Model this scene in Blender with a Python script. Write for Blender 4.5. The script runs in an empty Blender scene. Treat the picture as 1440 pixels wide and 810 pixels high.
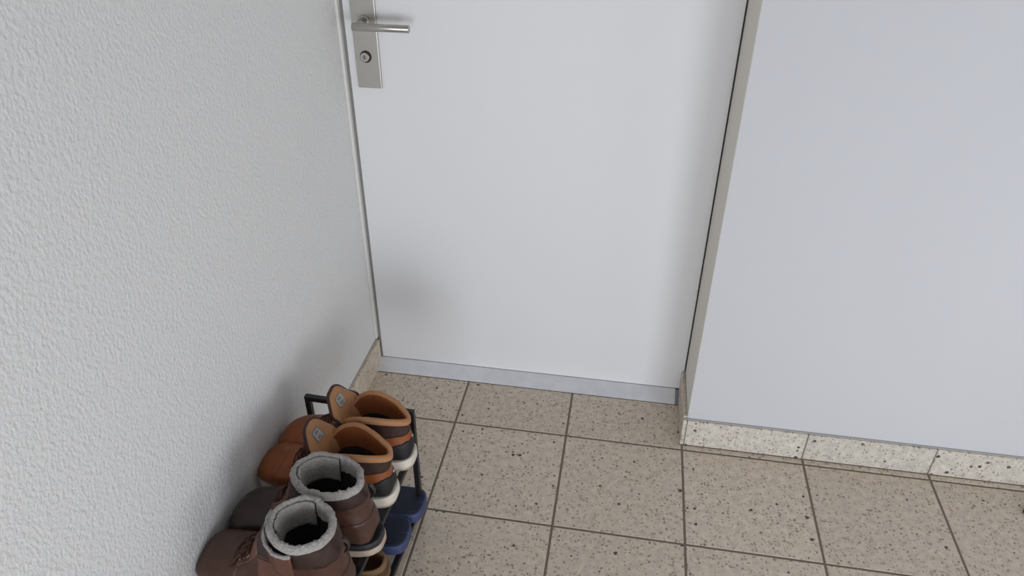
import bpy, bmesh, math, random
from mathutils import Vector, Matrix, noise
from mathutils.bvhtree import BVHTree

sc = bpy.context.scene
C = sc.collection
PI = math.pi

# ------------------------------------------------------------------ camera
def make_camera():
    yaw, pitch, roll = -0.1742, 0.5816, -0.0006
    f_px, cx, cy = 1037.0, 711.96, 422.45
    W, H = 1440, 810
    fwd = Vector((math.sin(yaw)*math.cos(pitch), math.cos(yaw)*math.cos(pitch), -math.sin(pitch)))
    r = fwd.cross(Vector((0, 0, 1))).normalized(); u = r.cross(fwd)
    c, s = math.cos(roll), math.sin(roll)
    r2, u2 = c*r+s*u, -s*r+c*u
    cam = bpy.data.cameras.new('camera'); o = bpy.data.objects.new('camera', cam); C.objects.link(o)
    m = Matrix((r2, u2, -fwd)).transposed().to_4x4(); m.translation = Vector((0.6929, -1.7351, 1.367))
    o.matrix_world = m
    cam.sensor_width = 36; cam.lens = f_px/W*36
    cam.shift_x = (W/2-cx)/W; cam.shift_y = (cy-H/2)/W
    cam.clip_start = .02
    sc.camera = o
make_camera()

# ------------------------------------------------------------------ light
sc.view_settings.view_transform = 'Standard'; sc.view_settings.look = 'None'
sc.view_settings.gamma = 1; sc.view_settings.use_curve_mapping = False
sc.view_settings.exposure = 0.03
wd = bpy.data.worlds.new('world'); sc.world = wd; wd.use_nodes = True
wd.node_tree.nodes['Background'].inputs[0].default_value = (.72, .82, 1, 1)
wd.node_tree.nodes['Background'].inputs[1].default_value = 0.5
def area(name, loc, rot, sx, sy, power, col, spread=PI):
    l = bpy.data.lights.new(name, 'AREA'); l.shape = 'RECTANGLE'; l.size = sx; l.size_y = sy
    l.energy = power; l.color = col; l.spread = spread
    o = bpy.data.objects.new(name, l); C.objects.link(o); o.location = loc; o.rotation_euler = rot
    return o
# daylight through the glazed entrance; the low and side fill lights are added
area('daylight_entrance', (.80, -4.03, .52), (PI/2, 0, 0), 1.1, .85, 32, (.90, .94, 1))
area('added_low_fill', (1.92, -2.68, .55), (PI/2, 0, 0), .95, .8, 22, (.90, .94, 1))  # added fill that brightens the lower door and front wall
area('added_side_fill', (3.03, -1.5, .75), (PI/2, 0, PI/2), 1.2, .9, 8, (1, .98, .96))  # added fill that lifts the left wall

# ------------------------------------------------------------------ materials
def nt(name):
    m = bpy.data.materials.new(name); m.use_nodes = True
    t = m.node_tree; b = t.nodes['Principled BSDF']
    return m, t, b
def N(t, typ, **k):
    n = t.nodes.new(typ)
    for a, v in k.items(): setattr(n, a, v)
    return n
def srgb(r, g, b):
    f = lambda c: (c/255/12.92) if c/255 <= .04045 else ((c/255+.055)/1.055)**2.4
    return (f(r), f(g), f(b), 1)
def mat(name, col, rough=.6, metal=0, bump=0, bscale=200, var=0, vscale=20, detail=3, dist=.001, spec=.5, aniso=None):
    m, t, b = nt(name)
    b.inputs['Base Color'].default_value = col; b.inputs['Roughness'].default_value = rough
    b.inputs['Metallic'].default_value = metal; b.inputs['Specular IOR Level'].default_value = spec
    tc = N(t, 'ShaderNodeTexCoord')
    if bump:
        n = N(t, 'ShaderNodeTexNoise'); n.inputs['Scale'].default_value = bscale; n.inputs['Detail'].default_value = detail
        t.links.new(tc.outputs['Object'], n.inputs['Vector'])
        if aniso:
            mp = N(t, 'ShaderNodeMapping'); mp.inputs['Scale'].default_value = aniso
            t.links.new(tc.outputs['Object'], mp.inputs[0]); t.links.new(mp.outputs[0], n.inputs['Vector'])
        bp = N(t, 'ShaderNodeBump'); bp.inputs['Strength'].default_value = bump; bp.inputs['Distance'].default_value = dist
        t.links.new(n.outputs['Fac'], bp.inputs['Height']); t.links.new(bp.outputs[0], b.inputs['Normal'])
    if var:
        n = N(t, 'ShaderNodeTexNoise'); n.inputs['Scale'].default_value = vscale; n.inputs['Detail'].default_value = 4
        t.links.new(tc.outputs['Object'], n.inputs['Vector'])
        mr = N(t, 'ShaderNodeMapRange'); mr.inputs['From Min'].default_value = .3; mr.inputs['From Max'].default_value = .7
        mr.inputs['To Min'].default_value = 1-var; mr.inputs['To Max'].default_value = 1+var
        t.links.new(n.outputs['Fac'], mr.inputs[0])
        mx = N(t, 'ShaderNodeVectorMath', operation='SCALE'); mx.inputs[0].default_value = col[:3]
        t.links.new(mr.outputs[0], mx.inputs['Scale']); t.links.new(mx.outputs[0], b.inputs['Base Color'])
    return m

def plaster_mat():
    m, t, b = nt('stippled_white_plaster')
    b.inputs['Base Color'].default_value = srgb(222, 222, 221); b.inputs['Specular IOR Level'].default_value = .2; b.inputs['Roughness'].default_value = .85
    tc = N(t, 'ShaderNodeTexCoord')
    mp = N(t, 'ShaderNodeMapping'); mp.inputs['Scale'].default_value = (1, 1, .8); mp.inputs['Rotation'].default_value = (.35, 0, 0)
    t.links.new(tc.outputs['Object'], mp.inputs[0])
    n1 = N(t, 'ShaderNodeTexNoise'); n1.inputs['Scale'].default_value = 230; n1.inputs['Detail'].default_value = 2; n1.inputs['Distortion'].default_value = .6
    n2 = N(t, 'ShaderNodeTexVoronoi', feature='SMOOTH_F1'); n2.inputs['Scale'].default_value = 170
    for n in (n1, n2): t.links.new(mp.outputs[0], n.inputs['Vector'])
    ad = N(t, 'ShaderNodeMath', operation='ADD'); t.links.new(n1.outputs['Fac'], ad.inputs[0]); t.links.new(n2.outputs['Distance'], ad.inputs[1])
    bp = N(t, 'ShaderNodeBump'); bp.inputs['Strength'].default_value = .7; bp.inputs['Distance'].default_value = .002
    t.links.new(ad.outputs[0], bp.inputs['Height']); t.links.new(bp.outputs[0], b.inputs['Normal'])
    return m

def terrazzo(name, base, gloss=.45, bright=1.0):
    m, t, b = nt(name)
    L = t.links
    tc = N(t, 'ShaderNodeTexCoord'); co = tc.outputs['Object']
    # warp for irregular chips
    wn = N(t, 'ShaderNodeTexNoise'); wn.inputs['Scale'].default_value = 180; L.new(co, wn.inputs['Vector'])
    wm = N(t, 'ShaderNodeVectorMath', operation='SCALE'); wm.inputs['Scale'].default_value = .006
    ws = N(t, 'ShaderNodeVectorMath', operation='SUBTRACT'); ws.inputs[1].default_value = (.5, .5, .5)
    L.new(wn.outputs['Color'], ws.inputs[0]); L.new(ws.outputs[0], wm.inputs[0])
    wa = N(t, 'ShaderNodeVectorMath', operation='ADD'); L.new(co, wa.inputs[0]); L.new(wm.outputs[0], wa.inputs[1])
    gi = N(t, 'ShaderNodeNewGeometry')
    # base with soft mottling
    n = N(t, 'ShaderNodeTexNoise'); n.inputs['Scale'].default_value = 60; n.inputs['Detail'].default_value = 5; L.new(co, n.inputs['Vector'])
    mr = N(t, 'ShaderNodeMapRange'); mr.inputs['From Min'].default_value = .3; mr.inputs['From Max'].default_value = .7
    mr.inputs['To Min'].default_value = .84*bright; mr.inputs['To Max'].default_value = 1.12*bright; L.new(n.outputs['Fac'], mr.inputs[0])
    isl = N(t, 'ShaderNodeMapRange'); isl.inputs['To Min'].default_value = .95; isl.inputs['To Max'].default_value = 1.05
    L.new(gi.outputs['Random Per Island'], isl.inputs[0])
    mu = N(t, 'ShaderNodeMath', operation='MULTIPLY'); L.new(mr.outputs[0], mu.inputs[0]); L.new(isl.outputs[0], mu.inputs[1])
    sc_ = N(t, 'ShaderNodeVectorMath', operation='SCALE'); sc_.inputs[0].default_value = base[:3]; L.new(mu.outputs[0], sc_.inputs['Scale'])
    cur = sc_.outputs[0]
    def chips(scale, keep, size, ramp, seed, fac=.9):
        nonlocal cur
        mp = N(t, 'ShaderNodeVectorMath', operation='ADD'); mp.inputs[1].default_value = (seed*.37, seed*.73, seed*.19); L.new(wa.outputs[0], mp.inputs[0])
        v = N(t, 'ShaderNodeTexVoronoi'); v.inputs['Scale'].default_value = scale; L.new(mp.outputs[0], v.inputs['Vector'])
        sep = N(t, 'ShaderNodeSeparateColor'); L.new(v.outputs['Color'], sep.inputs[0])
        k = N(t, 'ShaderNodeMath', operation='LESS_THAN'); k.inputs[1].default_value = keep; L.new(sep.outputs[0], k.inputs[0])
        szr = N(t, 'ShaderNodeMath', operation='MULTIPLY'); szr.inputs[1].default_value = size; L.new(sep.outputs[1], szr.inputs[0])
        d = N(t, 'ShaderNodeMath', operation='LESS_THAN'); L.new(v.outputs['Distance'], d.inputs[0]); L.new(szr.outputs[0], d.inputs[1])
        f = N(t, 'ShaderNodeMath', operation='MULTIPLY'); L.new(k.outputs[0], f.inputs[0]); L.new(d.outputs[0], f.inputs[1])
        f2 = N(t, 'ShaderNodeMath', operation='MULTIPLY'); f2.inputs[1].default_value = fac; L.new(f.outputs[0], f2.inputs[0])
        cr = N(t, 'ShaderNodeValToRGB'); cr.color_ramp.interpolation = 'CONSTANT'
        els = cr.color_ramp.elements
        els[0].position = 0; els[0].color = ramp[0]
        els[1].position = 1/len(ramp); els[1].color = ramp[1]
        for q in range(2, len(ramp)):
            e = els.new(q/len(ramp)); e.color = ramp[q]
        L.new(sep.outputs[2], cr.inputs[0])
        mx = N(t, 'ShaderNodeMix', data_type='RGBA'); L.new(f2.outputs[0], mx.inputs[0]); L.new(cur, mx.inputs[6]); L.new(cr.outputs[0], mx.inputs[7])
        cur = mx.outputs[2]
    chips(190, .7, .55, [srgb(206, 198, 184), srgb(150, 138, 122), srgb(190, 176, 160), srgb(132, 118, 104)], 1, .6)
    chips(120, .42, .46, [srgb(222, 216, 204), srgb(126, 108, 92), srgb(176, 150, 130), srgb(112, 98, 86)], 2, .75)
    chips(115, .42, .42, [srgb(84, 68, 56), srgb(112, 88, 70), srgb(70, 58, 50)], 3, .55)
    chips(62, .16, .30, [srgb(52, 42, 36), srgb(96, 72, 54), srgb(36, 32, 30)], 5, .9)
    L.new(cur, b.inputs['Base Color'])
    b.inputs['Roughness'].default_value = gloss
    bp = N(t, 'ShaderNodeBump'); bp.inputs['Strength'].default_value = .15; bp.inputs['Distance'].default_value = .0005
    L.new(n.outputs['Fac'], bp.inputs['Height']); L.new(bp.outputs[0], b.inputs['Normal'])
    return m

M = dict(
    plaster=plaster_mat(),
    smooth=mat('smooth_white_paint', srgb(198, 199, 203), .85, spec=.2, bump=.03, bscale=60, dist=.0006),
    reveal=mat('warm_white_reveal', srgb(226, 221, 212), .8, spec=.2),
    ceiling=mat('ceiling_white', srgb(170, 170, 168), .9),
    door=mat('door_white_lacquer', srgb(226, 226, 227), .6, bump=.02, bscale=14, dist=.0008, spec=.15),
    frame=mat('frame_white_paint', srgb(222, 221, 216), .45),
    seal=mat('grey_rubber_seal', srgb(134, 132, 130), .8),
    caulk=mat('grey_caulk', srgb(166, 164, 160), .8),
    steel=mat('brushed_steel', srgb(188, 185, 178), .36, 1, bump=.08, bscale=90, dist=.0003, aniso=(2, 2, 30)),
    alu=mat('aluminium_strip', srgb(232, 233, 238), .34, .55, bump=.12, bscale=8, dist=.0012, var=.05, vscale=30),
    alu_dark=mat('dull_aluminium', srgb(150, 152, 156), .45, .8),
    dark=mat('dark_parts_and_shade', srgb(30, 29, 28), .6),
    grout=mat('brown_grey_grout', srgb(120, 110, 98), .95, bump=.3, bscale=400),
    tile=terrazzo('beige_terrazzo', srgb(208, 194, 176)),
    plinth=terrazzo('pale_terrazzo_plinth', srgb(200, 194, 184), .4),
    black=mat('black_powder_coat', srgb(22, 22, 24), .42, bump=.15, bscale=700, dist=.0003),
    tan=mat('tan_leather', srgb(140, 76, 36), .42, bump=.35, bscale=260, dist=.0007, var=.16, vscale=28),
    tan_in=mat('tan_lining_leather', srgb(128, 72, 38), .55, bump=.3, bscale=220, dist=.0006, var=.12, vscale=24),
    tan_pale=mat('pale_tan_tongue_lining', srgb(166, 118, 78), .6, bump=.3, bscale=260, dist=.0006, var=.1, vscale=30),
    collar=mat('dark_brown_collar', srgb(56, 32, 24), .65, bump=.3, bscale=300, dist=.0005),
    blk_leather=mat('black_heel_suede', srgb(24, 23, 25), .6, bump=.3, bscale=400, dist=.0004),
    white_sole=mat('off_white_rubber', srgb(214, 206, 194), .5, bump=.2, bscale=140, dist=.0006, var=.08, vscale=30),
    cream_sole=mat('cream_rubber', srgb(176, 160, 142), .6, bump=.2, bscale=140, dist=.0006, var=.1, vscale=40),
    outsole=mat('dark_outsole', srgb(38, 32, 28), .8),
    brown=mat('brown_worn_leather', srgb(75, 48, 38), .4, bump=.45, bscale=140, dist=.001, var=.2, vscale=18, detail=6),
    brown_dk=mat('dark_brown_leather', srgb(50, 33, 29), .42, bump=.4, bscale=160, dist=.0008, var=.15, vscale=20, detail=6),
    panel=mat('reddish_brown_leather', srgb(94, 61, 48), .45, bump=.5, bscale=140, dist=.001, var=.2, vscale=22, detail=6),
    foxing=mat('charcoal_rubber_band', srgb(40, 40, 46), .6),
    fleece=mat('grey_fleece', srgb(176, 172, 168), .95, bump=1, bscale=420, dist=.004, var=.16, vscale=240, detail=6, spec=.1),
    inside=mat('dark_lining_and_shade', srgb(34, 30, 30), .95),  # dark lining, also painting the shade deep inside the boots
    lace=mat('brown_lace', srgb(72, 40, 28), .8, bump=.5, bscale=900),
    label=mat('white_woven_label', srgb(208, 205, 200), .7, bump=.3, bscale=500, var=.08, vscale=200),
    print_=mat('grey_label_print', srgb(158, 156, 156), .8),
    metal=mat('dull_metal_hook', srgb(150, 140, 130), .4, 1),
    navy=mat('navy_footbed', srgb(26, 32, 54), .7, bump=.5, bscale=240, dist=.0006, var=.1, vscale=40),
    blue=mat('blue_foam_sole', srgb(58, 68, 104), .6, bump=.2, bscale=260, dist=.0005, var=.06, vscale=30),
    slip=mat('brown_slipper_suede', srgb(92, 62, 42), .8, bump=.5, bscale=300, dist=.0006, var=.12, vscale=30),
    slip_rim=mat('tan_slipper_binding', srgb(122, 94, 64), .75, bump=.4, bscale=300),
    rubber=mat('black_rubber', srgb(14, 14, 14), .6),
)

# ------------------------------------------------------------------ mesh helpers
def link(name, bm, mats, parent=None, smooth=False, loc=None):
    me = bpy.data.meshes.new(name); bmesh.ops.recalc_face_normals(bm, faces=bm.faces[:]) if bm.faces and not bm.get('keep') else None
    bm.to_mesh(me) if not isinstance(bm, dict) else bm['bm'].to_mesh(me)
    o = bpy.data.objects.new(name, me)
    for m in (mats if isinstance(mats, (list, tuple)) else [mats]): me.materials.append(m)
    C.objects.link(o)
    if parent: o.parent = parent
    if smooth:
        for f in me.polygons: f.use_smooth = True
    if loc: o.location = loc
    return o
def obj(name, bm, mats, parent=None, smooth=False, loc=None, recalc=True):
    me = bpy.data.meshes.new(name)
    if recalc: bmesh.ops.recalc_face_normals(bm, faces=bm.faces[:])
    bm.to_mesh(me); bm.free()
    o = bpy.data.objects.new(name, me)
    for m in (mats if isinstance(mats, (list, tuple)) else [mats]): me.materials.append(m)
    C.objects.link(o)
    if parent: o.parent = parent
    if smooth:
        for f in me.polygons: f.use_smooth = True
    if loc: o.location = loc
    return o
def thing(name, label, cat, loc=(0, 0, 0), group=None):
    o = bpy.data.objects.new(name, None); C.objects.link(o); o.location = loc; o.empty_display_size = .05
    o['label'] = label; o['category'] = cat
    if group: o['group'] = group
    return o
def box(bm, a, b, mi=0, bev=0, seg=1):
    bb = bmesh.new() if bev else bm
    vs = [bb.verts.new((x, y, z)) for x in (a[0], b[0]) for y in (a[1], b[1]) for z in (a[2], b[2])]
    fs = []
    for q in ((0, 1, 3, 2), (4, 6, 7, 5), (0, 4, 5, 1), (2, 3, 7, 6), (0, 2, 6, 4), (1, 5, 7, 3)):
        f = bb.faces.new([vs[i] for i in q]); f.material_index = mi; fs.append(f)
    if bev:
        bmesh.ops.recalc_face_normals(bb, faces=bb.faces[:])
        bmesh.ops.bevel(bb, geom=bb.edges[:], offset=bev, segments=seg, affect='EDGES', profile=.5)
        mp = {}
        for v in bb.verts: mp[v] = bm.verts.new(v.co)
        for f in bb.faces:
            g = bm.faces.new([mp[v] for v in f.verts]); g.material_index = mi
        bb.free()
def tube(bm, pts, r, n=8, mi=0, caps=True, flat=1.0):
    pts = [Vector(p) for p in pts]; rings = []
    prev = None
    for i, p in enumerate(pts):
        d = (pts[min(i+1, len(pts)-1)]-pts[max(i-1, 0)]).normalized()
        a = prev if prev is not None else (Vector((0, 0, 1)) if abs(d.z) < .9 else Vector((1, 0, 0)))
        u = d.cross(a).normalized(); w = u.cross(d).normalized(); prev = w
        rr = r(i/(len(pts)-1)) if callable(r) else r
        rings.append([bm.verts.new(p+rr*(math.cos(t)*u+flat*math.sin(t)*w)) for t in [2*PI*k/n for k in range(n)]])
    for A, B in zip(rings, rings[1:]):
        for k in range(n):
            f = bm.faces.new((A[k], A[(k+1) % n], B[(k+1) % n], B[k])); f.material_index = mi; f.smooth = True
    if caps:
        for R_, rev in ((rings[0], True), (rings[-1], False)):
            f = bm.faces.new(R_[::-1] if rev else R_); f.material_index = mi
def lathe(bm, prof, n=32, axis='Z', org=(0, 0, 0), mi=0):
    rings = []
    for r, h in prof:
        ring = []
        for k in range(n):
            a = 2*PI*k/n; x, y = r*math.cos(a), r*math.sin(a)
            p = (x, y, h) if axis == 'Z' else (x, -h, y)
            ring.append(bm.verts.new(Vector(p)+Vector(org)))
        rings.append(ring)
    for A, B in zip(rings, rings[1:]):
        for k in range(n):
            f = bm.faces.new((A[k], A[(k+1) % n], B[(k+1) % n], B[k])); f.material_index = mi; f.smooth = True
    bm.faces.new(rings[0][::-1]).material_index = mi; bm.faces.new(rings[-1]).material_index = mi
def struct(name, bm, mats, **k):
    o = obj(name, bm, mats, **k); o['kind'] = 'structure'; return o

# ------------------------------------------------------------------ room shell
XL, XR, YD, YF = .0162, .9037, -.0855, -.2705     # left wall face, reveal face, door face, front wall face
HP = .082
XE, YB, ZC = 3.0, -4.0, 2.5
# floor: grout bed + terrazzo tiles of 30 cm
bm = bmesh.new()
box(bm, (XL-.15, YB, -.03), (XE, YD+.09, -.0008), 1)
g = .0025
for i in range(0, 11):
    for j in range(0, 14):
        x0, x1 = .3*i+g, .3*(i+1)-g; y1, y0 = -.3*j-g, -.3*(j+1)+g
        if i == 0: x0 = XL-.005
        if j == 0 and i < 3: y1 = YD+.02
        if x1 > XE: x1 = XE
        if y0 < YB: y0 = YB
        if x1-x0 > .01 and y1-y0 > .01: box(bm, (x0, y0, -.012), (x1, y1, 0), 0, .0011)
struct('floor', bm, [M['tile'], M['grout']])
# walls
bm = bmesh.new(); box(bm, (XL-.15, YB-.15, -.03), (XL, YD+.1, ZC)); struct('wall_left', bm, M['plaster'])
bm = bmesh.new()   # the wall with the doorway: solid to the right of the door, a lintel above it
box(bm, (XR, YF, -.03), (XE+.15, YD+.1, ZC), 0, .0015)
box(bm, (XL, YF, 2.06), (XR, YD+.1, ZC))
for f in bm.faces:
    if abs(f.calc_center_median().x-XR) < .001: f.material_index = 1  # reveal face gets a lighter, warmer colour than the wall
struct('wall_front', bm, [M['smooth'], M['reveal']])
bm = bmesh.new(); box(bm, (XL-.15, YB-.15, ZC), (XE+.15, YD+.1, ZC+.15)); struct('ceiling', bm, M['ceiling'])
bm = bmesh.new()   # back wall: glazed entrance opening on the left, a nearer part made up for the low fill on the right
for a, b in (((XL-.15, YB-.15, -.03), (.2, YB, ZC)), ((.2, YB-.15, 1.0), (1.4, YB, ZC)), ((.2, YB-.15, -.03), (1.4, YB, .06)), ((1.4, YB-.15, -.03), (1.43, -2.66, ZC)),
             ((2.37, -2.81, -.03), (XE+.15, -2.66, ZC)), ((1.43, -2.81, .98), (2.37, -2.66, ZC)), ((1.43, -2.81, -.03), (2.37, -2.66, .12))): box(bm, a, b)
struct('wall_back', bm, M['smooth'])
bm = bmesh.new()   # right wall, its opening added for the side fill
for a, b in (((XE, YB, -.03), (XE+.15, -2.1, ZC)), ((XE, -.9, -.03), (XE+.15, YF, ZC)), ((XE, -2.1, -.03), (XE+.15, -.9, .3)), ((XE, -2.1, 1.2), (XE+.15, -.9, ZC))): box(bm, a, b)
struct('wall_right', bm, M['smooth'])

# plinth tiles
def plinth(name, pieces, axis):
    bm = bmesh.new()
    for a, b in pieces: box(bm, a, b, 0, .0012)
    return bm
bm = bmesh.new()
xs = [XR-.010, 1.199, 1.499, 1.799, 2.099, 2.399, 2.699, XE]
box(bm, (XR-.010, YF-.010, 0), (XR-.0008, YF, HP), 0, .0012)
box(bm, (XR-.010, YF-.0128, -.001), (XE, YF-.009, .0006), 1)  # grout strip, also painting the shadow line at the plinth foot
for a, b in zip(xs, xs[1:]): box(bm, (a+(.0014 if a > 1 else .0112), YF-.010, .0), (b-.0014, YF, HP), 0, .0012)
box(bm, (XR-.008, YF-.0085, .0), (XE, YF, HP-.0015), 1)
box(bm, (XR-.002, YF-.0035, HP-.001), (XE, YF+.0, HP+.0022), 2)
struct('baseboard_front', bm, [M['plinth'], M['grout'], M['caulk']])
bm = bmesh.new()
box(bm, (XR-.010, YF+.0015, 0), (XR, YD-.001, HP+.006), 0, .0012)
box(bm, (XR-.0025, YF+.0005, HP+.006), (XR, YD-.001, HP+.0085), 2)
struct('baseboard_reveal', bm, [M['tile'], M['grout'], M['caulk']])
bm = bmesh.new()
ys = [YD-.001, -.30, -.60, -.90, -1.2, -1.5, -1.8, -2.1, -2.4, -2.7, -3.0, -3.3, -3.6, YB]
for a, b in zip(ys, ys[1:]): box(bm, (XL, b+.0014, 0), (XL+.010, a, .088), 0, .0012)
box(bm, (XL, YB, 0), (XL+.0085, YD-.001, .0865), 1)
box(bm, (XL, YB, .088), (XL+.003, YD-.001, .0905), 2)
struct('baseboard_left', bm, [M['tile'], M['grout'], M['caulk']])

# ------------------------------------------------------------------ door
bm = bmesh.new()
box(bm, (XL, YD-.010, .095), (XL+.0068, YD+.06, 2.06), 0, .001)          # left frame lip
box(bm, (XL+.0068, YD+.003, .02), (XL+.0145, YD+.06, 2.06), 1)            # seal in the gap
box(bm, (XR-.0035, YD+.002, .02), (XR, YD+.06, 2.06), 2)
box(bm, (XL, YD+.0, 2.045), (XR, YD+.06, 2.06), 0)
struct('trim_1', bm, [M['frame'], M['seal'], M['dark']])
door = bpy.data.objects.new('door_1', None); C.objects.link(door); door.location = (.03, YD, .026); door['kind'] = 'structure'
LD = Vector((.03, YD, .026))
def dpart(name, bm, mats, parent=door, smooth=False):
    for v in bm.verts: v.co -= LD
    return obj(name, bm, mats, parent, smooth)
bm = bmesh.new(); box(bm, (XL+.0145, YD, .026), (XR-.0035, YD+.042, 2.042), 0, .0012); dpart('door_leaf', bm, M['door'])
bm = bmesh.new(); box(bm, (.0515, YD-.0085, .832), (.1085, YD, 1.078), 0, .0012, 2); plate = dpart('backplate', bm, M['steel'])
# lever handle: neck out of the plate, then the straight bar
bm = bmesh.new()
lathe(bm, [(.0125, .0085), (.0125, .013), (.011, .0145), (.0092, .0145)], 32, 'Y', (.081, YD, .984))
tube(bm, [(.081, YD-.012, .984), (.081, YD-.056, .9815)], .0085, 20)
tube(bm, [(.0712, YD-.058, .9815), (.0719, YD-.058, .9815), (.1995, YD-.058, .9815), (.2002, YD-.058, .9815)], lambda t: .0084 if .01 < t < .99 else .0076, 28)
lev = dpart('lever_handle', bm, M['steel'])
bm = bmesh.new()
lathe(bm, [(.0136, .008), (.0136, .0100), (.0130, .0103)], 36, 'Y', (.0770, YD, .9045), 1)  # dark ring gap, offset to paint the shadow crescents round the cylinder
lathe(bm, [(.0104, .009), (.0104, .0150), (.0096, .0156)], 36, 'Y', (.0762, YD, .9045), 0)
lathe(bm, [(.0052, .0150), (.0052, .0162), (.0046, .0165)], 24, 'Y', (.0762, YD, .9045), 2)
box(bm, (.0754, YD-.0169, .9010), (.0770, YD-.016, .9080), 1)
dpart('lock_cylinder', bm, [M['steel'], M['dark'], M['alu_dark']])

# threshold strip
bm = bmesh.new()
def prism(bm, prof, x0, x1, mi=0):
    A = [bm.verts.new((x0, y, z)) for y, z in prof]; B = [bm.verts.new((x1, y, z)) for y, z in prof]
    n = len(prof)
    for k in range(n):
        bm.faces.new((A[k], A[(k+1) % n], B[(k+1) % n], B[k])).material_index = mi
    bm.faces.new(A[::-1]).material_index = mi; bm.faces.new(B).material_index = mi
pr = [(-.1262, 0.0), (-.1262, .0022), (-.1245, .0036), (-.0885, .0232), (-.086, .0245), (-.078, .0245), (-.078, 0)]
prism(bm, pr, XL+.010, .8835)
box(bm, (XL+.010, -.1278, -.001), (XR-.010, -.1262, .0006), 1)
thr = struct('trim_2', bm, [M['alu'], M['dark']])
bm = bmesh.new(); prism(bm, [(y+.002 if y < -.12 else y, max(z-.002, 0)) for y, z in pr], .8835, XR-.010)
struct('trim_3', bm, M['alu_dark'])

# ------------------------------------------------------------------ small black stop at the right
t = thing('door_stop', 'small round black rubber stop on the floor tiles at the far right edge', 'door stop', (1.697, -.373, 0))
bm = bmesh.new(); lathe(bm, [(.013, 0), (.0145, .003), (.0138, .010), (.0115, .016), (.007, .019), (.002, .020)], 28)
obj('stop_body', bm, M['rubber'], t)
bm = bmesh.new(); lathe(bm, [(.0035, .0185), (.0035, .0205), (.002, .021)], 16); obj('screw', bm, M['metal'], t)

# ------------------------------------------------------------------ shoe rack
RX0, RX1, RY0, RY1, RT = .052, .299, -1.24, -.612, .012   # outer x, near/far y, tube size
ZL, ZU, ZT = .036, .220, .320                             # tops of lower shelf, upper shelf, frame
rack = thing('shoe_rack', 'low black metal two-tier shoe rack standing against the textured white wall', 'shoe rack', (RX1, RY1, 0))
rack.rotation_euler = (0, 0, -.040)   # its near end sits slightly closer to the wall
def rp(name, bm, m=M['black']):
    for v in bm.verts: v.co -= Vector((RX1, RY1, 0))
    return obj(name, bm, m, rack)
for y0 in (RY1-RT, RY0):
    bm = bmesh.new()
    box(bm, (RX0, y0, 0), (RX0+RT, y0+RT, ZT), 0, .0008); box(bm, (RX1-RT, y0, 0), (RX1, y0+RT, ZT), 0, .0008)
    box(bm, (RX0+RT-.001, y0, ZT-RT), (RX1-RT+.001, y0+RT, ZT), 0, .0008)
    rp('end_frame', bm)
for zt in (ZL, ZU):
    for x in (RX0+.001, RX1-RT-.001):
        bm = bmesh.new(); box(bm, (x, RY0+RT, zt-RT), (x+RT, RY1-RT, zt), 0, .0008); rp('side_rail', bm)
    for k in range(1, 4):
        x = RX0+RT/2+(RX1-RX0-RT)*k/4
        bm = bmesh.new(); tube(bm, [(x, RY0+RT, zt-.004), (x, RY1-RT, zt-.004)], .004, 12); rp('shelf_bar', bm)
    for y in (RY0, RY1-RT):
        bm = bmesh.new(); box(bm, (RX0+RT, y+.001, zt-RT), (RX1-RT, y+RT-.001, zt-.001), 0, .0008); rp('cross_bar', bm)

# ------------------------------------------------------------------ shoe building
def catmull(rows, n):
    out = []; k = len(rows)-1
    for i in range(n):
        u = i/(n-1)*k; a = min(int(u), k-1); t = u-a
        p0, p1, p2, p3 = rows[max(a-1, 0)], rows[a], rows[a+1], rows[min(a+2, k)]
        out.append([.5*((2*q1)+(-q0+q2)*t+(2*q0-5*q1+4*q2-q3)*t*t+(-q0+3*q1-3*q2+q3)*t**3) for q0, q1, q2, q3 in zip(p0, p1, p2, p3)])
    return out
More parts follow.
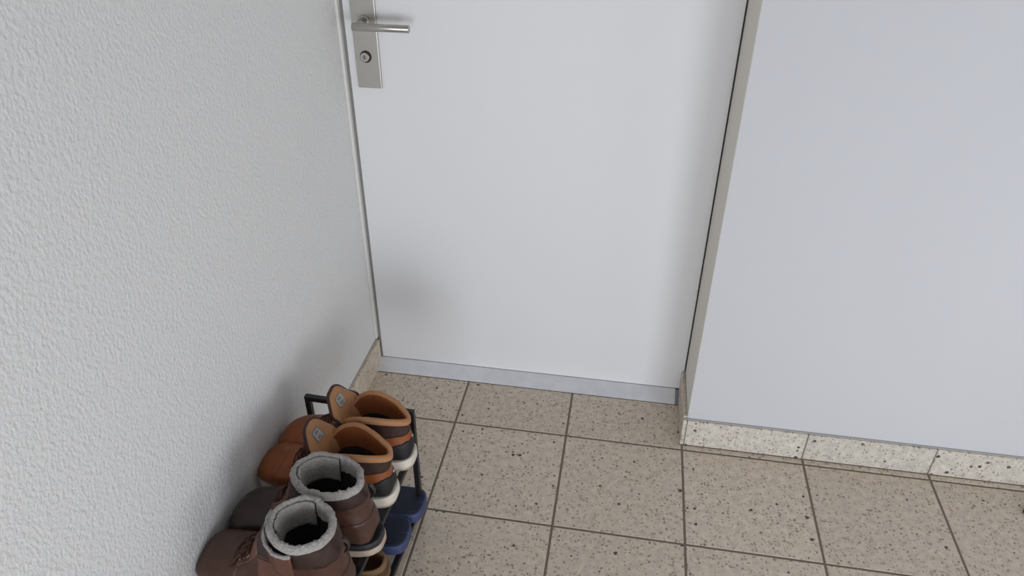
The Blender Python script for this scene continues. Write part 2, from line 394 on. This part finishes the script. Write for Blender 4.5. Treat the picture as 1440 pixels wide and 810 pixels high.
# a ring: Bl,Bz,Tl,Tz, half width, bottom exponent, top exponent, skew (wider towards T), side lift
def section(r, phi):
    Bl, Bz, Tl, Tz, w, eb, et, sk, lf = r
    c, s = math.cos(phi), math.sin(phi)
    t = .5-.5*c
    e = eb+(et-eb)*t
    y = w*math.copysign(abs(s)**e, s)*(1+sk*(2*t-1))
    l = Bl+(Tl-Bl)*t; z = Bz+(Tz-Bz)*t+lf*abs(s)**1.5*(.55+.9*t)
    return Vector((l, y, z))
def curve_foot(v, bend):
    # slight inward swing of the forefoot
    return Vector((v.x, v.y+bend*max(0, (v.x-.10)/.18)**2*.012, v.z))
class Shoe:
    def __init__(s, rows, n=84, m=72, bend=1, seed=0, rough=.0012, mir=1):
        s.rows = catmull(rows, n); s.n, s.m, s.bend, s.seed, s.mir = n, m, bend, seed, mir
        s.P = []
        for r in s.rows:
            ring = []
            for k in range(m):
                v = curve_foot(section(r, 2*PI*k/m), bend)
                q = v*28+Vector((seed*3.1, 0, 0)); dn = noise.noise(q)*rough+noise.noise(q*2.7)*rough*.5
                c = Vector(((r[0]+r[2])/2, 0, (r[1]+r[3])/2)); d = (v-c)
                if d.length > 1e-5 and v.z > .03: v = v+d.normalized()*dn
                ring.append(v)
            s.P.append(ring)
    def upper(s):
        bm = bmesh.new()
        V = [[bm.verts.new(p) for p in ring] for ring in s.P]
        for i in range(s.n-1):
            for k in range(s.m):
                bm.faces.new((V[i][k], V[i][(k+1) % s.m], V[i+1][(k+1) % s.m], V[i+1][k]))
        bm.faces.new(V[0])
        return bm
    def bvh(s):
        bm = s.upper(); bmesh.ops.recalc_face_normals(bm, faces=bm.faces[:]); b = BVHTree.FromBMesh(bm); bm.free(); return b
    def patch(s, cond, off=.0012, thick=.0012):
        bm = s.upper(); bmesh.ops.recalc_face_normals(bm, faces=bm.faces[:])
        c0 = Vector((.12, 0, .06))
        bm.normal_update()
        nn = {v: v.normal.copy() for v in bm.verts}
        dele = [f for f in bm.faces if len(f.verts) > 4 or not cond(f.calc_center_median())]
        bmesh.ops.delete(bm, geom=dele, context='FACES')
        # soften the ragged border
        for _ in range(3):
            mv = {}
            for v in bm.verts:
                be = [e for e in v.link_edges if e.is_boundary]
                if len(be) == 2: mv[v] = (v.co*2+be[0].other_vert(v).co+be[1].other_vert(v).co)/4
            for v, c in mv.items(): v.co = c
        top = bm.verts[:]; 
        for v in top: v.co += nn[v]*off
        bmesh.ops.solidify(bm, geom=bm.faces[:], thickness=thick)
        return bm
def inset_ring(ring, d, dz, shrink=1.0):
    c = sum(ring, Vector())/len(ring); out = []
    n = len(ring)
    for k, p in enumerate(ring):
        tg = (ring[(k+1) % n]-ring[k-1]); nr = Vector((tg.y, -tg.x, 0))
        if nr.length < 1e-7: nr = (p-c)
        nr.normalize()
        if nr.dot(Vector((p.x-c.x, p.y-c.y, 0))) < 0: nr = -nr
        q = p-nr*d
        q = Vector((c.x+(q.x-c.x)*shrink, c.y+(q.y-c.y)*shrink, q.z+dz))
        out.append(q)
    return out
def lining(s, thick, depth, rough=0, bot=.042, lift=.003, fast=False, rim_mat=0):
    """rolled rim and the inside of the shaft down to the insole"""
    ring = s.P[-1]; n0 = len(ring)
    R_ = []
    for d, dz in ((-.0032, -.008), (-.0030, -.001), (-.0004, lift*.8), (thick*.35, lift*1.5), (thick*.7, lift*1.1), (thick, -.002), (thick+.0008, -.012)):
        R_.append(inset_ring(ring, d, dz))
    cz = min(p.z for p in ring)
    base = R_[-1]
    for j in range(1, 9):
        f = j/8
        c = sum(base, Vector())/len(base)
        sh = 1-(.46*f**.8 if fast else .42*f**1.5)
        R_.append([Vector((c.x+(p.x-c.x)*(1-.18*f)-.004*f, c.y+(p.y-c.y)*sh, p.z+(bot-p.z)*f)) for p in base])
    bm = bmesh.new(); VV = []
    for i, rr in enumerate(R_):
        row = []
        for p in rr:
            if rough and 0 < i < 12:
                q = p*260; q2 = p*90
                c = Vector((noise.noise(q), noise.noise(q+Vector((9, 3, 1))), noise.noise(q+Vector((2, 7, 5)))))
                p = p+c*rough+Vector((0, 0, noise.noise(q2)*rough*.8))
            row.append(bm.verts.new(p))
        VV.append(row)
    for i in range(len(VV)-1):
        for k in range(n0):
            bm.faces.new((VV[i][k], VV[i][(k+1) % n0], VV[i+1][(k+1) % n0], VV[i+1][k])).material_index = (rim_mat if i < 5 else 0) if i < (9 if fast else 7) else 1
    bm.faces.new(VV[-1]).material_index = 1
    return bm
def sole_outline(pts, n=96, bend=1):
    # pts: (l, halfwidth)
    k = len(pts); rows = catmull([list(p) for p in pts], n)
    out = [Vector((l, max(w, 0), 0)) for l, w in rows]+[Vector((l, -max(w, 0), 0)) for l, w in rows[::-1]]
    return [curve_foot(v, bend) for v in out]
def stack(bm, outl, layers, mi=0):
    c = Vector((.14, 0, 0)); rings = []
    n = len(outl)
    for off, zf in layers:
        ring = []
        for k, p in enumerate(outl):
            tg = outl[(k+2) % n]-outl[k-2]; nr = Vector((-tg.y, tg.x, 0))
            nr = nr.normalized() if nr.length > 1e-7 else Vector((1, 0, 0))
            if nr.dot(p-Vector((min(max(p.x, .04), .24), 0, 0))) < 0: nr = -nr
            q = p+nr*off; z = zf(p.x) if callable(zf) else zf
            ring.append(bm.verts.new((q.x, q.y, z)))
        rings.append(ring)
    for A, B in zip(rings, rings[1:]):
        for k in range(n):
            f = bm.faces.new((A[k], A[(k+1) % n], B[(k+1) % n], B[k])); f.material_index = mi; f.smooth = True
    bm.faces.new(rings[0]).material_index = mi; bm.faces.new(rings[-1]).material_index = mi
def laces(s, ls, half, r, parent, mtl, slack=0, seed=1, hooks=None, bow=True):
    rnd = random.Random(seed); bv = s.bvh()
    def P(l, y, h=.002):
        # shoot from outside the instep towards the inside of the boot
        d = Vector((-.55, 0, -.83)); o_ = Vector((l, y, 0))-d*.4+Vector((0, 0, .10))
        hit = bv.ray_cast(o_, d)
        if hit[0] is None: return None
        return hit[0]-d*h
    bm = bmesh.new(); got = []
    for i in range(len(ls)-1):
        for sg in (1, -1):
            pts = []
            for q in range(9):
                f = q/8; l = ls[i]+(ls[i+1]-ls[i])*f; y = sg*half*(1-2*f)
                p = P(l, y, .0025+.0015*math.sin(PI*f)+(.0015 if sg > 0 else 0)*math.sin(PI*f)+slack*math.sin(PI*f))
                if p is not None: pts.append(p)
            if len(pts) > 3: tube(bm, pts, r, 6, 0)
    a, b = P(ls[-1], half), P(ls[-1], -half)
    if bow and a is not None and b is not None:
        # loose bow: two loops and two ends
        m_ = (a+b)/2
        for sg in (1, -1):
            pts = []
            for q in range(13):
                f = q/12
                ang = 2*PI*f
                pts.append(m_+Vector((.012*math.sin(ang)*1.0+.012*f, sg*(.018*(1-math.cos(ang))/1.3), .005-.013*(1-math.cos(ang))/2+.002*math.sin(ang))))
            tube(bm, pts, r, 6, 0)
            pts = [m_+Vector((.006+.03*f, sg*(.010+.020*f), .004-.020*f-.012*f*f)) for f in [q/7 for q in range(8)]]
            tube(bm, pts, r, 6, 0)
    o = obj('laces', bm, mtl, parent)
    for l in ls:
        for sg in (1, -1):
            p = P(l, sg*half, .0006)
            if p is None: continue
            bm = bmesh.new(); lathe(bm, [(.0036, -.001), (.0036, .0008), (.0024, .0012)], 14, 'Z')
            e = obj('eyelet', bm, hooks or M['dark'], parent); e.location = p; e.rotation_euler = (0, .9, 0)
    return o
def finish_shoe(root, heel_x, y, z, ang=0):
    root.location = (heel_x, y, z); root.rotation_euler = (0, 0, PI+ang)
def stitch(s, cond_pts, parent, name, mtl, r=.0007):
    bm = bmesh.new()
    for pts in cond_pts:
        if len(pts) > 2: tube(bm, pts, r, 5, 0)
    return obj(name, bm, mtl, parent)

# ---------------- tan high-top ankle boots
TAN_ROWS = [
 (.2850, .030, .2852, .034, .010, .5, .8, 0, 0),
 (.2835, .024, .2835, .044, .024, .45, .8, 0, 0),
 (.2760, .022, .2755, .056, .037, .4, .8, 0, 0),
 (.2600, .022, .2580, .067, .0455, .4, .82, 0, 0),
 (.2350, .022, .2300, .074, .0500, .22, .85, 0, 0),
 (.2050, .022, .2010, .081, .0490, .22, .9, 0, 0),
 (.1700, .022, .1800, .093, .0450, .22, .9, 0, 0),
 (.1300, .022, .1660, .105, .0410, .22, .9, 0, .001),
 (.0800, .022, .1580, .111, .0385, .22, .9, .05, .003),
 (.0350, .022, .1530, .113, .0375, .22, .9, .08, .004),
 (.0060, .028, .1500, .112, .0370, .30, .9, .08, .008),
 (-.0010, .050, .1470, .111, .0370, .5, .9, .12, .012),
 (.0020, .080, .1440, .110, .0380, .8, .88, .18, .018),
 (.0050, .104, .1410, .109, .0410, .9, .82, .24, .024),
 (.0010, .119, .1390, .108, .0440, .95, .72, .30, .030),
]
TAN_SOLE = [(-.004, 0), (-.003, .012), (.002, .023), (.014, .032), (.04, .0375), (.08, .0385), (.12, .0395), (.16, .0435), (.20, .0480), (.235, .0490), (.262, .0455), (.279, .034), (.288, .019), (.2905, .008), (.291, 0)]
def tan_boot(label, heel_x, y, z, mir, seed, group, squash=1.0, tongue_lean=0.0):
    t = thing('ankle_boot', label, 'boot', group=group)
    rows = [list(r) for r in TAN_ROWS]
    for i in range(8, len(rows)):
        k = (i-7)/(len(rows)-8); rows[i][4] *= 1+(squash-1)*k
    s = Shoe(rows, bend=mir, seed=seed, rough=.0022)
    obj('upper', s.upper(), M['tan'], t, True)
    zc = lambda c: .108-.012*(c.x/.12)
    obj('collar_band', s.patch(lambda c: c.x < .150 and c.z > .088+.06*max(0, c.x-.02), .001, .0012), M['collar'], t, True)
    obj('heel_counter', s.patch(lambda c: c.x < .092 and c.z < .072-.30*max(0, c.x-.01) and c.z > .02, .0012, .0014), M['blk_leather'], t, True)
    obj('toe_cap', s.patch(lambda c: c.x > .222+.10*(abs(c.y)/.05)**2*.18 and c.z > .024, .0006, .0009), M['tan'], t, True)
    obj('eyestay', s.patch(lambda c: .150 < c.x < .205 and .013 < abs(c.y) < .029 and c.z > .075, .0012, .0014), M['tan'], t, True)
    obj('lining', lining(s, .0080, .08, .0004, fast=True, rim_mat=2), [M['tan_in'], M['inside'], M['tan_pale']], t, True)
    # pull tab seam at the heel
    bm = bmesh.new(); box(bm, (-.0026, -.003, .074), (-.001, .003, .078), 0, .0006); obj('heel_tab', bm, M['label'], t)
    # tongue: curved padded sheet that stands up out of the throat and leans to the toe
    bm = bmesh.new(); nu, nv = 22, 26; F = []; Bk = []
    for i in range(nu):
        f = i/(nu-1)
        l = .123+.008*f+.030*f*f; zc_ = .084+.088*f
        for lst, d in ((F, 0), (Bk, .0065)):
            row = []
            for j in range(nv):
                g_ = -1+2*j/(nv-1)
                hw = .030+.017*min(1, f*1.5)
                top = (1-abs(g_)**3)   # rounded top
                zz = zc_-(1-top)*.034*f**2
                yy = hw*g_*(1-.10*max(0, f-.75)/.25)
                bulge = (.006-.0065*abs(g_)**6)*1.0
                ll = l-.014*abs(g_)**2.2+(d if d else 0)*(1-abs(g_)**4)
                p = Vector((ll, yy, zz)); p += Vector((1, 0, 0))*noise.noise(p*40+Vector((seed, 0, 0)))*.003
                row.append(bm.verts.new(p))
            lst.append(row)
    for lst, mi in ((F, 1), (Bk, 0)):
        for i in range(nu-1):
            for j in range(nv-1):
                bm.faces.new((lst[i][j], lst[i][j+1], lst[i+1][j+1], lst[i+1][j])).material_index = mi
    for i in range(nu-1):
        for j in (0, nv-1): bm.faces.new((F[i][j], F[i+1][j], Bk[i+1][j], Bk[i][j])).material_index = 0
    for j in range(nv-1):
        for i in (0, nu-1): bm.faces.new((F[i][j], F[i][j+1], Bk[i][j+1], Bk[i][j])).material_index = 0
    tipc = [F[i][nv//2].co.copy() for i in range(nu)]
    rim = [F[i][0].co.copy() for i in range(8, nu)]+[F[nu-1][j].co.copy() for j in range(nv)]+[F[i][nv-1].co.copy() for i in range(nu-1, 7, -1)]
    rimb = [Bk[i][0].co.copy() for i in range(8, nu)]+[Bk[nu-1][j].co.copy() for j in range(nv)]+[Bk[i][nv-1].co.copy() for i in range(nu-1, 7, -1)]
    lab = []
    for i in (13, 14, 15, 16, 17, 18):
        lab.append([F[i][j].co+Vector((-.0010, 0, 0)) for j in range(9, 17)])
    tg = obj('tongue', bm, [M['collar'], M['tan_pale']], t, True)
    bm = bmesh.new(); tube(bm, [(a+b)/2 for a, b in zip(rim, rimb)], .0032, 8); obj('tongue_binding', bm, M['collar'], tg)
    bm = bmesh.new(); VV = [[bm.verts.new(p) for p in row] for row in lab]
    for i in range(len(VV)-1):
        for j in range(len(VV[0])-1): bm.faces.new((VV[i][j], VV[i][j+1], VV[i+1][j+1], VV[i+1][j])).material_index = 1 if (i in (1, 3) and 1 < j < 5) else 0
    bmesh.ops.solidify(bm, geom=bm.faces[:], thickness=-.0005)
    lb = obj('label', bm, [M['label'], M['print_']], tg, True); lb['label'] = 'small white rectangular label inside the tongue'
    laces(s, [.208, .194, .181, .170, .160], .018, .0014, t, M['lace'], .001, seed, bow=(seed == 2))
    outl = sole_outline(TAN_SOLE, 80, mir)
    rise = lambda l: .026+.004*max(0, (.06-l)/.06)+.006*max(0, (l-.22)/.07)**2
    toe = lambda l: .010*max(0, (l-.22)/.07)**2
    bm = bmesh.new()
    stack(bm, outl, [(-.003, lambda l: .005+toe(l)), (0, lambda l: .007+toe(l)), (.0022, lambda l: .012+toe(l)), (.0016, lambda l: rise(l)-.005), (.0006, lambda l: rise(l)-.001), (-.0015, rise), (-.010, lambda l: rise(l)-.002)])
    obj('midsole', bm, M['white_sole'], t)
    bm = bmesh.new(); stack(bm, outl, [(-.004, lambda l: 0+toe(l)), (-.001, lambda l: .001+toe(l)), (-.0002, lambda l: .005+toe(l)), (-.004, lambda l: .0065+toe(l))]); obj('outsole', bm, M['cream_sole'], t)
    finish_shoe(t, heel_x, y, z)
    return t

# ---------------- brown fleece lined boots
BRN_ROWS = [
 (.2960, .034, .2962, .040, .012, .5, .8, 0, 0),
 (.2945, .026, .2940, .052, .028, .45, .8, 0, 0),
 (.2860, .024, .2850, .065, .041, .4, .8, 0, 0),
 (.2680, .024, .2660, .076, .0495, .4, .82, 0, 0),
 (.2420, .024, .2360, .082, .0535, .22, .85, 0, 0),
 (.2100, .024, .2050, .089, .0520, .22, .9, 0, 0),
 (.1750, .024, .1820, .102, .0480, .22, .95, 0, 0),
 (.1350, .024, .1700, .119, .0450, .22, 1, 0, 0),
 (.0850, .024, .1650, .133, .0430, .22, 1, .04, 0),
 (.0350, .024, .1620, .143, .0420, .22, 1, .05, 0),
 (.0060, .030, .1600, .149, .0420, .28, 1, .05, 0),
 (-.0010, .055, .1590, .153, .0430, .6, 1, .04, 0),
 (.0020, .090, .1580, .157, .0450, .9, 1, .02, 0),
 (.0060, .125, .1580, .160, .0480, 1, 1, 0, 0),
 (.0100, .152, .1590, .164, .0500, 1, 1, 0, 0),
]
BRN_SOLE = [(-.005, 0), (-.004, .013), (.002, .023), (.014, .0325), (.04, .0390), (.08, .0405), (.12, .0430), (.16, .0470), (.20, .0525), (.24, .0545), (.270, .0490), (.288, .037), (.298, .020), (.301, .009), (.3015, 0)]
def brown_boot(label, heel_x, y, z, mir, seed, group, tilt=0, open_w=1.0, rimlen=0, tcut=0, fk=1.0, lc=(.212, .199, .187, .178, .171), extra=True):
    t = thing('winter_boot', label, 'boot', group=group)
    rows = [list(r) for r in BRN_ROWS]
    sh = lambda l: l if l < .15 else .15+(l-.15)*fk
    for r in rows: r[0] = sh(r[0]); r[2] = sh(r[2])
    for i in range(9, len(rows)):
        k = (i-8)/(len(rows)-9); rows[i][4] *= 1+(open_w-1)*k; rows[i][0] += rimlen*k; rows[i][2] -= tcut*k; rows[i][3] += tilt*k; rows[i][1] += tilt*k
    s = Shoe(rows, n=90, m=96, bend=mir, seed=seed, rough=.0030)
    obj('upper', s.upper(), M['brown'], t, True)
    obj('toe_cap', s.patch(lambda c: c.x > .185+.25*abs(c.y)*.8 and c.z > .026, .0006, .0009), M['brown' if extra else 'brown_dk'], t, True)
    obj('shaft_band', s.patch(lambda c: c.z > .128 and c.x < .150, .0014, .0016), M['brown_dk'], t, True)
    for sg in (1, -1): obj('side_panel', s.patch(lambda c: .080 < c.x < .150 and .058 < c.z < .122 and c.y*sg > .012, .0012, .0016), M['panel'], t, True)
    obj('heel_counter', s.patch(lambda c: c.x < .060-.2*max(0, c.z-.05) and c.z < .088 and c.z > .030, .0011, .0015), M['brown'], t, True)
    obj('eyestay', s.patch(lambda c: .150 < c.x < .196 and .013 < abs(c.y) < .030 and c.z > .085, .0013, .0016), M['panel'], t, True)
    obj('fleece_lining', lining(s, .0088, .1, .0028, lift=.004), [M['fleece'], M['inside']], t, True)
    # tongue overlap inside the shaft, seen as a fold in the fleece on the side away from the viewer
    sg = -1
    bm = bmesh.new(); ring = s.P[-1]; pts = []
    sg = 1
    nU, nV = 16, 12; G = []
    for i in range(nU):
        ph = PI+sg*(-.35+1.45*i/(nU-1))*PI*.5
        f = ph/(2*PI)*len(ring); a = int(f) % len(ring); b = (a+1) % len(ring); p = ring[a].lerp(ring[b], f-int(f))
        c = sum(ring, Vector())/len(ring)
        d = Vector((p.x-c.x, p.y-c.y, 0)).normalized()
        row = []
        for j in range(nV):
            h = j/(nV-1)
            q = p-d*(.0100+.003*h)+Vector((0, 0, .001-.050*h))
            q += d*noise.noise(q*200)*.0014
            row.append(bm.verts.new(q))
        G.append(row)
    for i in range(nU-1):
        for j in range(nV-1): bm.faces.new((G[i][j], G[i][j+1], G[i+1][j+1], G[i+1][j]))
    edge = [G[-1][j].co.copy() for j in range(nV)]
    bmesh.ops.recalc_face_normals(bm, faces=bm.faces[:]); bmesh.ops.solidify(bm, geom=bm.faces[:], thickness=.004)
    tg = obj('tongue', bm, M['fleece'], t, True)
    bm = bmesh.new(); tube(bm, edge, .0014, 6); obj('tongue_edge', bm, M['brown_dk'], tg)
    if extra:
        # the opened outer collar: a leather flap with a fleece edge on the side near the viewer
        bm = bmesh.new(); ring = s.P[-1]; c = sum(ring, Vector())/len(ring); G = []; top = []
        for i in range(30):
            u = i/29; ph = PI*(1.10-.62*u); f = ph/(2*PI)*len(ring); a = int(f) % len(ring)
            p = ring[a].lerp(ring[(a+1) % len(ring)], f-int(f)); d = Vector((p.x-c.x, p.y-c.y, 0)).normalized()
            row = []
            for j in range(9):
                h = j/8
                q = p+d*(.0115-.0060*u-.004*h*(1-u))+Vector((0, 0, -.012-.014*math.sin(PI*u)**.8-.050*h)) + Vector((.010*h*(1-u), 0, 0))
                row.append(bm.verts.new(q))
            top.append(row[0].co+Vector((0, 0, .002))); G.append(row)
        for i in range(29):
            for j in range(8): bm.faces.new((G[i][j], G[i][j+1], G[i+1][j+1], G[i+1][j]))
        bmesh.ops.recalc_face_normals(bm, faces=bm.faces[:]); bmesh.ops.solidify(bm, geom=bm.faces[:], thickness=.003)
        fl = obj('collar_flap', bm, M['panel'], t, True)
        bm = bmesh.new(); tube(bm, top, .0036, 10)
        for v in bm.verts: v.co += Vector((noise.noise(v.co*300), noise.noise(v.co*300+Vector((5, 5, 5))), noise.noise(v.co*300+Vector((1, 9, 2)))))*.0012
        obj('fleece_edge', bm, M['fleece'], fl, True)
    laces(s, lc, .019, .0017, t, M['lace'], .002, seed, M['metal'], bow=extra)
    # pull loop at the back of the shaft
    bm = bmesh.new(); tube(bm, [Vector((.008-.009*math.sin(PI*q/10), 0, .128+.034*q/10)) for q in range(11)], .0040, 8, flat=.35); obj('pull_loop', bm, M['brown_dk'], t)
    outl = sole_outline([(sh(l), w) for l, w in BRN_SOLE], 80, mir)
    toe = lambda l: .010*max(0, (l-.22)/.08)**2
    bm = bmesh.new(); stack(bm, outl, [(-.004, toe), (-.001, lambda l: .001+toe(l)), (.0012, lambda l: .004+toe(l)), (.0015, lambda l: .016+toe(l)), (.0002, lambda l: .0185+toe(l)), (-.006, lambda l: .019+toe(l))]); obj('sole', bm, M['cream_sole'], t)
    bm = bmesh.new(); stack(bm, outl, [(-.006, lambda l: .0185+toe(l)), (-.0002, lambda l: .0185+toe(l)), (-.0010, lambda l: .030+toe(l)*.6-.006*min(1, max(0, l/.1))), (-.0035, lambda l: .0325+toe(l)*.6-.006*min(1, max(0, l/.1))), (-.012, lambda l: .027+toe(l)*.6)]); obj('welt', bm, M['foxing'], t)
    finish_shoe(t, heel_x, y, z)
    return t

# ---------------- blue slides
SLD = [(-.002, 0), (-.001, .018), (.004, .031), (.014, .039), (.04, .0430), (.08, .0425), (.12, .0420), (.16, .0430), (.20, .0445), (.235, .0440), (.258, .041), (.272, .033), (.279, .018), (.2805, .008), (.281, 0)]
def slide(label, heel_x, y, z, mir, ang, group):
    t = thing('slide_sandal', label, 'sandal', group=group)
    outl = sole_outline(SLD, 70, mir)
    th = lambda l: .030-.008*min(1, max(0, l/.2))
    bm = bmesh.new(); stack(bm, outl, [(-.005, 0), (-.002, .001), (.001, .006), (.0012, lambda l: th(l)-.004), (0, lambda l: th(l)-.001), (-.002, lambda l: th(l)), (-.004, lambda l: th(l)-.0005), (-.010, lambda l: th(l)-.004)])
    obj('sole', bm, M['blue'], t)
    bm = bmesh.new(); stack(bm, outl, [(-.009, lambda l: th(l)-.007), (-.0035, lambda l: th(l)-.006), (-.0035, lambda l: th(l)+.0006), (-.005, lambda l: th(l)+.0012), (-.020, lambda l: th(l)+.0002)])
    obj('footbed', bm, M['navy'], t)
    bm = bmesh.new(); G = []
    for i in range(18):
        l = .135+.105*i/17; row = []
        for j in range(25):
            a = PI*j/24
            hw = .051+.001*math.sin(PI*i/17)
            row.append(bm.verts.new((l-.01*math.sin(a), -hw*math.cos(a), .008+(.056-.012*abs(i-9)/9)*math.sin(a)**.7)))
        G.append(row)
    for i in range(17):
        for j in range(24): bm.faces.new((G[i][j], G[i][j+1], G[i+1][j+1], G[i+1][j]))
    bmesh.ops.recalc_face_normals(bm, faces=bm.faces[:]); bmesh.ops.solidify(bm, geom=bm.faces[:], thickness=.005)
    obj('strap', bm, M['blue'], t, True)
    finish_shoe(t, heel_x, y, z, ang)
    return t

# ---------------- brown low slippers on the lower shelf
SLP_ROWS = [
 (.2750, .014, .2752, .018, .010, .5, .8, 0, 0),
 (.2730, .010, .2725, .030, .026, .45, .8, 0, 0),
 (.2650, .010, .2640, .042, .038, .4, .8, 0, 0),
 (.2450, .010, .2420, .053, .0470, .4, .82, 0, 0),
 (.2150, .010, .2120, .060, .0500, .4, .85, 0, 0),
 (.1800, .010, .1850, .064, .0480, .4, .9, 0, 0),
 (.1300, .010, .1700, .066, .0440, .45, .9, 0, 0),
 (.0700, .010, .1640, .067, .0400, .5, .8, .05, 0),
 (.0150, .010, .1620, .067, .0390, .6, .7, .05, 0),
 (.0020, .016, .1610, .067, .0390, .7, .7, .05, -.002),
 (-.002, .034, .1600, .067, .0390, .7, .7, .05, -.004),
 (.0010, .052, .1600, .068, .0390, .7, .7, .05, -.006),
]
def slipper(label, heel_x, y, z, mir, ang, seed, group):
    t = thing('slipper', label, 'slipper', group=group)
    s = Shoe(SLP_ROWS, n=60, m=64, bend=mir, seed=seed, rough=.001)
    obj('upper', s.upper(), M['slip'], t, True)
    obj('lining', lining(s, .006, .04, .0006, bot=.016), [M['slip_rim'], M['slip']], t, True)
    outl = sole_outline(SLD, 70, mir)
    bm = bmesh.new(); stack(bm, outl, [(-.004, 0), (0, .001), (.0015, .004), (.0015, .010), (-.002, .012), (-.010, .012)]); obj('sole', bm, M['slip_rim'], t)
    finish_shoe(t, heel_x, y, z, ang)
    return t

G1 = 'pair of tan high-top boots on the upper rack shelf'
G2 = 'pair of brown fleece-lined boots on the upper rack shelf'
G3 = 'pair of blue slides on the lower rack shelf'
G4 = 'pair of brown slippers on the lower rack shelf'
tan_boot('tan leather high-top boot nearest the door, with white heel sole and label on tongue', .305, -.664, ZU, 1, 1, G1, .95)
tan_boot('tan leather boot with laces showing, between the other tan boot and the fleece-lined boots', .297, -.766, ZU, -1, 2, G1, 1.0)
brown_boot('brown fleece-lined boot with smooth dark toe, standing next to the tan boots', .304, -.880, ZU, 1, 3, G2, fk=.90, lc=(.190, .182, .175, .169), tilt=.012, open_w=.98, rimlen=.012, tcut=.012, extra=False)
brown_boot('brown fleece-lined boot nearest the camera, with loose laces and reddish side panels', .300, -1.000, ZU, -1, 4, G2, fk=.95, tilt=.026, open_w=1.06, rimlen=.014, tcut=.030)
slide('blue slide sandal on the lower shelf, the one nearer the door', .309, -.640, ZL, 1, 0, G3)
slide('blue slide sandal on the lower shelf, the one beside the brown slippers', .298, -.728, ZL, -1, 0, G3)
slipper('brown slipper on the lower shelf directly beside the blue slides', .280, -.826, ZL, 1, 0, 1, G4)
slipper('brown slipper with tan rim on the lower shelf, cut by the bottom picture edge', .296, -.912, ZL, -1, 0, 2, G4)
